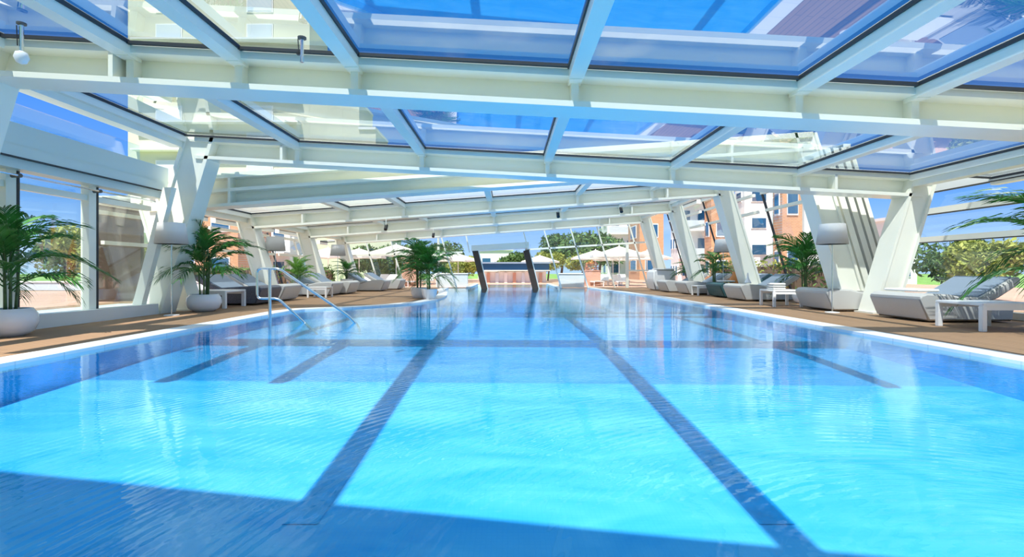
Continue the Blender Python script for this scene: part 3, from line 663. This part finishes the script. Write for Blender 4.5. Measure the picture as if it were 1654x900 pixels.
hedge(9.9, 13.5, 24.0, 1.5, 'lighter hedge outside between the right columns', 'autumn', 4)
hedge(-20, -10.5, 30, 1.3, 'green hedge beyond the left loungers', 'hedge', 5)
# parasols
def make_parasol(Rr=2.0, hb=2.1, ht=2.75):
    r = empty('parasol'); mb = MB(); n = 8
    top = Vector((0, 0, ht)); ring = [Vector((Rr*math.cos(2*PI*k/n+.39), Rr*math.sin(2*PI*k/n+.39), hb)) for k in range(n)]
    for k in range(n):
        a, b = ring[k], ring[(k+1) % n]; mid = (a+b)/2*.96+Vector((0, 0, hb*.04)); mid.z = hb+.05
        mb.face([top, a, mid]); mb.face([top, mid, b])
        mb.face([a, a-Vector((0, 0, .16)), mid-Vector((0, 0, .16)), mid]); mb.face([mid, mid-Vector((0, 0, .16)), b-Vector((0, 0, .16)), b])
    mb.build('canopy', M['canvas'], r)
    MB().tube([(0, 0, 0), (0, 0, ht+.08)], .035).build('pole', M['white'], r)
    MB().lathe([(0, 0), (.35, 0), (.35, .06), (.06, .1), (0, .1)]).build('base', M['wallgrey'], r)
    return r
um = make_parasol()
first = True
for p_, d, s, lb in ((1000, 33, 1.0, 'large white parasol right of the end glazing centre'), (962, 39, 1.0, 'white parasol left of the large right parasol'), (1045, 40, 1.0, 'white parasol before the orange brick tower'),
                     (990, 44, 1.0, 'farther white parasol behind the right group'), (640, 35.5, 1.1, 'large white parasol beyond the left loungers'), (580, 39, 1.05, 'white parasol left of the large left parasol'),
                     (690, 38, 1.0, 'white parasol behind the twin palms'), (530, 35, 1.0, 'leftmost white parasol beyond the left loungers'), (740, 43, .95, 'small white parasol just left of the portal'), (872, 44, .9, 'small white parasol just right of the portal')):
    o = um if first else copy_tree(um); first = False
    o.location = (px(p_, d), d, -.02); o.scale = (s, s, s*.96); tag(o, lb, 'parasol', 'white parasols on the terrace')
# outdoor bar and walls beyond portal
b = tag(empty('poolside_bar', (0, 41, 0)), 'navy and white poolside bar seen through the portal', 'bar')
MB().box((.6, 0, 1.28), (5.6, .8, .55)).build('fascia', M['navy'], b)
MB().box((.6, -.1, 1.0), (5.8, 1.0, .06)).build('ledge', M['steel'], b)
MB().box((.6, .3, .45), (5.2, .3, .95)).build('counter', M['wallwhite'], b)
for i in range(7): MB().box((-1.6+i*.72, .05, .35), (.25, .3, .9)).build('counter_panel', (M['salmon'], M['wallgrey'], M['wallwhite'])[i % 3], b)
MB().box((.6, 0, 1.62), (5.8, 1.4, .12)).build('canopy', M['pad'], b)
for x0, x1, d, lb in ((-4.4, -2.45, 30.5, 'pale grey low wall left of the portal'), (3.15, 4.7, 30.5, 'pale grey low wall right of the portal')):
    w_ = tag(empty('low_wall', ((x0+x1)/2, d, -.05)), lb, 'low wall')
    MB().box((0, 0, .4), (x1-x0, .2, .85)).build('wall_body', M['wallgrey'], w_); MB().box((0, 0, .86), (x1-x0+.06, .28, .06)).build('capstone', M['wallwhite'], w_)
for x, d, lb in ((5.6, 33, 'salmon boarded planter box right of the portal'), (-6.5, 33, 'salmon boarded planter box left of the portal')):
    w_ = tag(empty('planter_box', (x, d, -.02)), lb, 'planter box')
    MB().box((0, 0, .5), (1.0, 1.0, 1.0)).box((0, 0, 1.02), (1.08, 1.08, .05)).build('box', M['salmon'], w_)
    rnd = random.Random(3); mb = MB(); leafball(mb, (0, 0, 1.25), .45, 200, .1, rnd); mb.build('flowers', M['flower'], w_, recalc=False)
# terrace sun beds outside (simple slatted white beds)
def make_bed():
    r = empty('terrace_sunbed'); mb = MB()
    for i in range(9): mb.box((0, .1+i*.14, .32), (.62, .10, .03))
    mb.build('slats', M['white'], r)
    [MB().box((u, .75, .28), (.05, 1.6, .06)).build('side_rail', M['white'], r) for u in (-.32, .32)]
    MB().prism([(-.3, 1.25, .34), (-.3, 1.85, .75), (-.3, 1.87, .71), (-.3, 1.28, .30)], (.6, 0, 0)).build('backrest', M['towel'], r)
    for a, c in ((-.3, .1), (.3, .1), (-.3, 1.45), (.3, 1.45)): MB().box((a, c, .14), (.05, .05, .28)).build('leg', M['white'], r)
    return r
bd = make_bed(); first = True; n_ = 0
for side_, p0 in (('right', 930), ('left', 575)):
    for i in range(6):
        d = 31.5+(i % 2)*2.6; o = bd if first else copy_tree(bd); first = False
        o.location = (px(p0+i*19, 31.5), d, -.02); o.rotation_euler.z = random.uniform(-.3, .3)
        tag(o, 'slatted white sunbed outside the %s half of the end glazing, %s from the left' % (side_, ('first', 'second', 'third', 'fourth', 'fifth', 'sixth')[i]), 'sunbed', 'terrace sunbeds beyond the %s half of the end glazing' % side_)
# left outside: road strip, low wall
lw_ = tag(empty('low_wall', (-27, 25, -.1)), 'pale low wall crossing the view through the left doors', 'low wall')
MB().box((0, 0, .3), (26, .3, .4)).build('wall_body', M['wallgrey'], lw_); MB().box((0, 0, .53), (26, .4, .06)).build('capstone', M['wallwhite'], lw_)
# buildings
def building(x, y, w_, d, h, m, label, cols=4, rows=4, balc=False, side_mat=None, wm='winblue', rz=0, z0=-.4):
    r = tag(empty('building', (x, y, z0), rz), label, 'building', 'buildings around the terrace')
    MB().box((0, 0, h/2), (w_, d, h)).build('walls', M[m], r)
    MB().box((0, 0, h+.1), (w_+.5, d+.5, .22)).build('roof', M['wallwhite'], r)
    for i in range(cols):
        for j in range(rows):
            cx_ = -w_/2+(i+.5)*w_/cols; cz = (j+.55)*h/rows
            f = MB().box((cx_, -d/2-.02, cz), (w_/cols*.55, .08, h/rows*.42)).build('window_frame', M['wallwhite'], r)
            MB().box((cx_, -d/2-.06, cz), (w_/cols*.49, .04, h/rows*.36)).build('window_pane', M[wm], f)
            f2 = MB().box((-w_/2-.02, -d/2+(i+.5)*d/cols, cz), (.08, d/cols*.5, h/rows*.4)).build('window_frame', M['wallwhite'], r)
            MB().box((-w_/2-.06, -d/2+(i+.5)*d/cols, cz), (.04, d/cols*.44, h/rows*.34)).build('window_pane', M[wm], f2)
    if balc:
        for j in range(1, rows):
            q = MB().box((0, -d/2-.6, j*h/rows), (w_, 1.2, .15)).build('balcony', M['wallwhite'], r)
            MB().box((0, -d/2-1.15, j*h/rows+.45), (w_, .05, .8)).build('balcony_rail', M['wallgrey'], q)
    return r
building(px(998, 66), 66, 4.0, 6, 9, 'wallwhite', 'white balconied building behind the right parasols', 2, 3, True)
building(px(1042, 56), 56, 2.6, 5, 11, 'brick', 'orange brick tower right of the end glazing', 1, 3)
building(px(1126, 46), 46, 4.2, 2, 10, 'wallwhite', 'white building with blue windows between the right columns', 3, 4, True)
building(px(1160, 36), 36, 1.5, 1.2, 8.5, 'brick', 'narrow orange brick stair tower between the right columns', 1, 3)
building(px(1217, 34), 34, 1.9, 1.4, 9, 'wallwhite', 'white block with narrow slot windows, right side', 1, 5, False, wm='navy')
building(px(1246, 38), 38, 1.3, 1.4, 10, 'teal', 'teal glazed stair block beside the brick slab', 1, 4)
building(px(1272, 30), 30, 1.2, 1.0, 7.0, 'brick', 'orange brick slab behind the large right palm', 1, 2)
building(px(1312, 36), 36, 2.0, 1.4, 8, 'wallwhite', 'white house with blue glass right of the brick slab', 1, 3)
building(px(1418, 40), 40, 2.2, 5, 5.2, 'wallwhite', 'white cubic house seen between the leaning posts', 1, 2)
building(px(575, 76), 76, 17, 6, 4.2, 'wallwhite', 'low white house behind the left parasols', 5, 1)
building(px(420, 48), 48, 8, 5, 6.0, 'wallwhite', 'white house seen behind the left columns', 4, 2, True)
building(px(335, 36), 38, 5, 5, 6.2, 'brick', 'orange brick house left, behind the tall palm', 2, 2)
building(px(800, 76), 76, 5, 5, 4.4, 'wallwhite', 'small white house seen through the portal', 2, 1)

ht = tag(empty('hotel', (0, 60, -.4)), 'tall beige hotel with stepped right edge seen through the roof on the left', 'building', 'buildings around the terrace')
M['beige'] = mat('beige_render', (.66, .64, .50), .8, noise=(.3, .06))
st = [(-46, -24, 36), (-24, -20, 26), (-20, -18, 22), (-18, -16, 18.5), (-16, -14.2, 15)]
for i, (a, b_, hh) in enumerate(st):
    MB().box(((a+b_)/2, 3+i*.02, hh/2), (b_-a, 6, hh)).build('wall_section', M['beige'], ht)
    MB().box(((a+b_)/2, 3, hh+.1), (b_-a+.1, 6.4, .3)).build('parapet', M['wallwhite'], ht)
for j in range(1, 11):
    for x in (-41, -30):
        if j*3.3+1 < 35:
            f = MB().box((x, -.05, j*3.3+.6), (3.2, .12, 1.9)).build('window_frame', M['wallwhite'], ht); MB().box((x, -.13, j*3.3+.6), (2.9, .06, 1.6)).build('window_pane', M['wallgrey'], f)
    if j < 10: MB().box((-35, -.5, j*3.3-.6), (20, 1.0, .2)).build('balcony', M['wallwhite'], ht)

sc_ = tag(empty('reflection_board', (-12.9, 16.2, -.05)), 'dark brown boards added for the dark reflection in the glass beside the left column', 'screen wall')
MB().box((0, 0, 1.7), (1.9, .15, 3.4)).build('boards', M['wood'], sc_)  # added board, its brown stands for a dark reflection in the pane
MB().box((0, -.02, 3.42), (2.0, .25, .1)).build('capping', M['steel'], sc_)
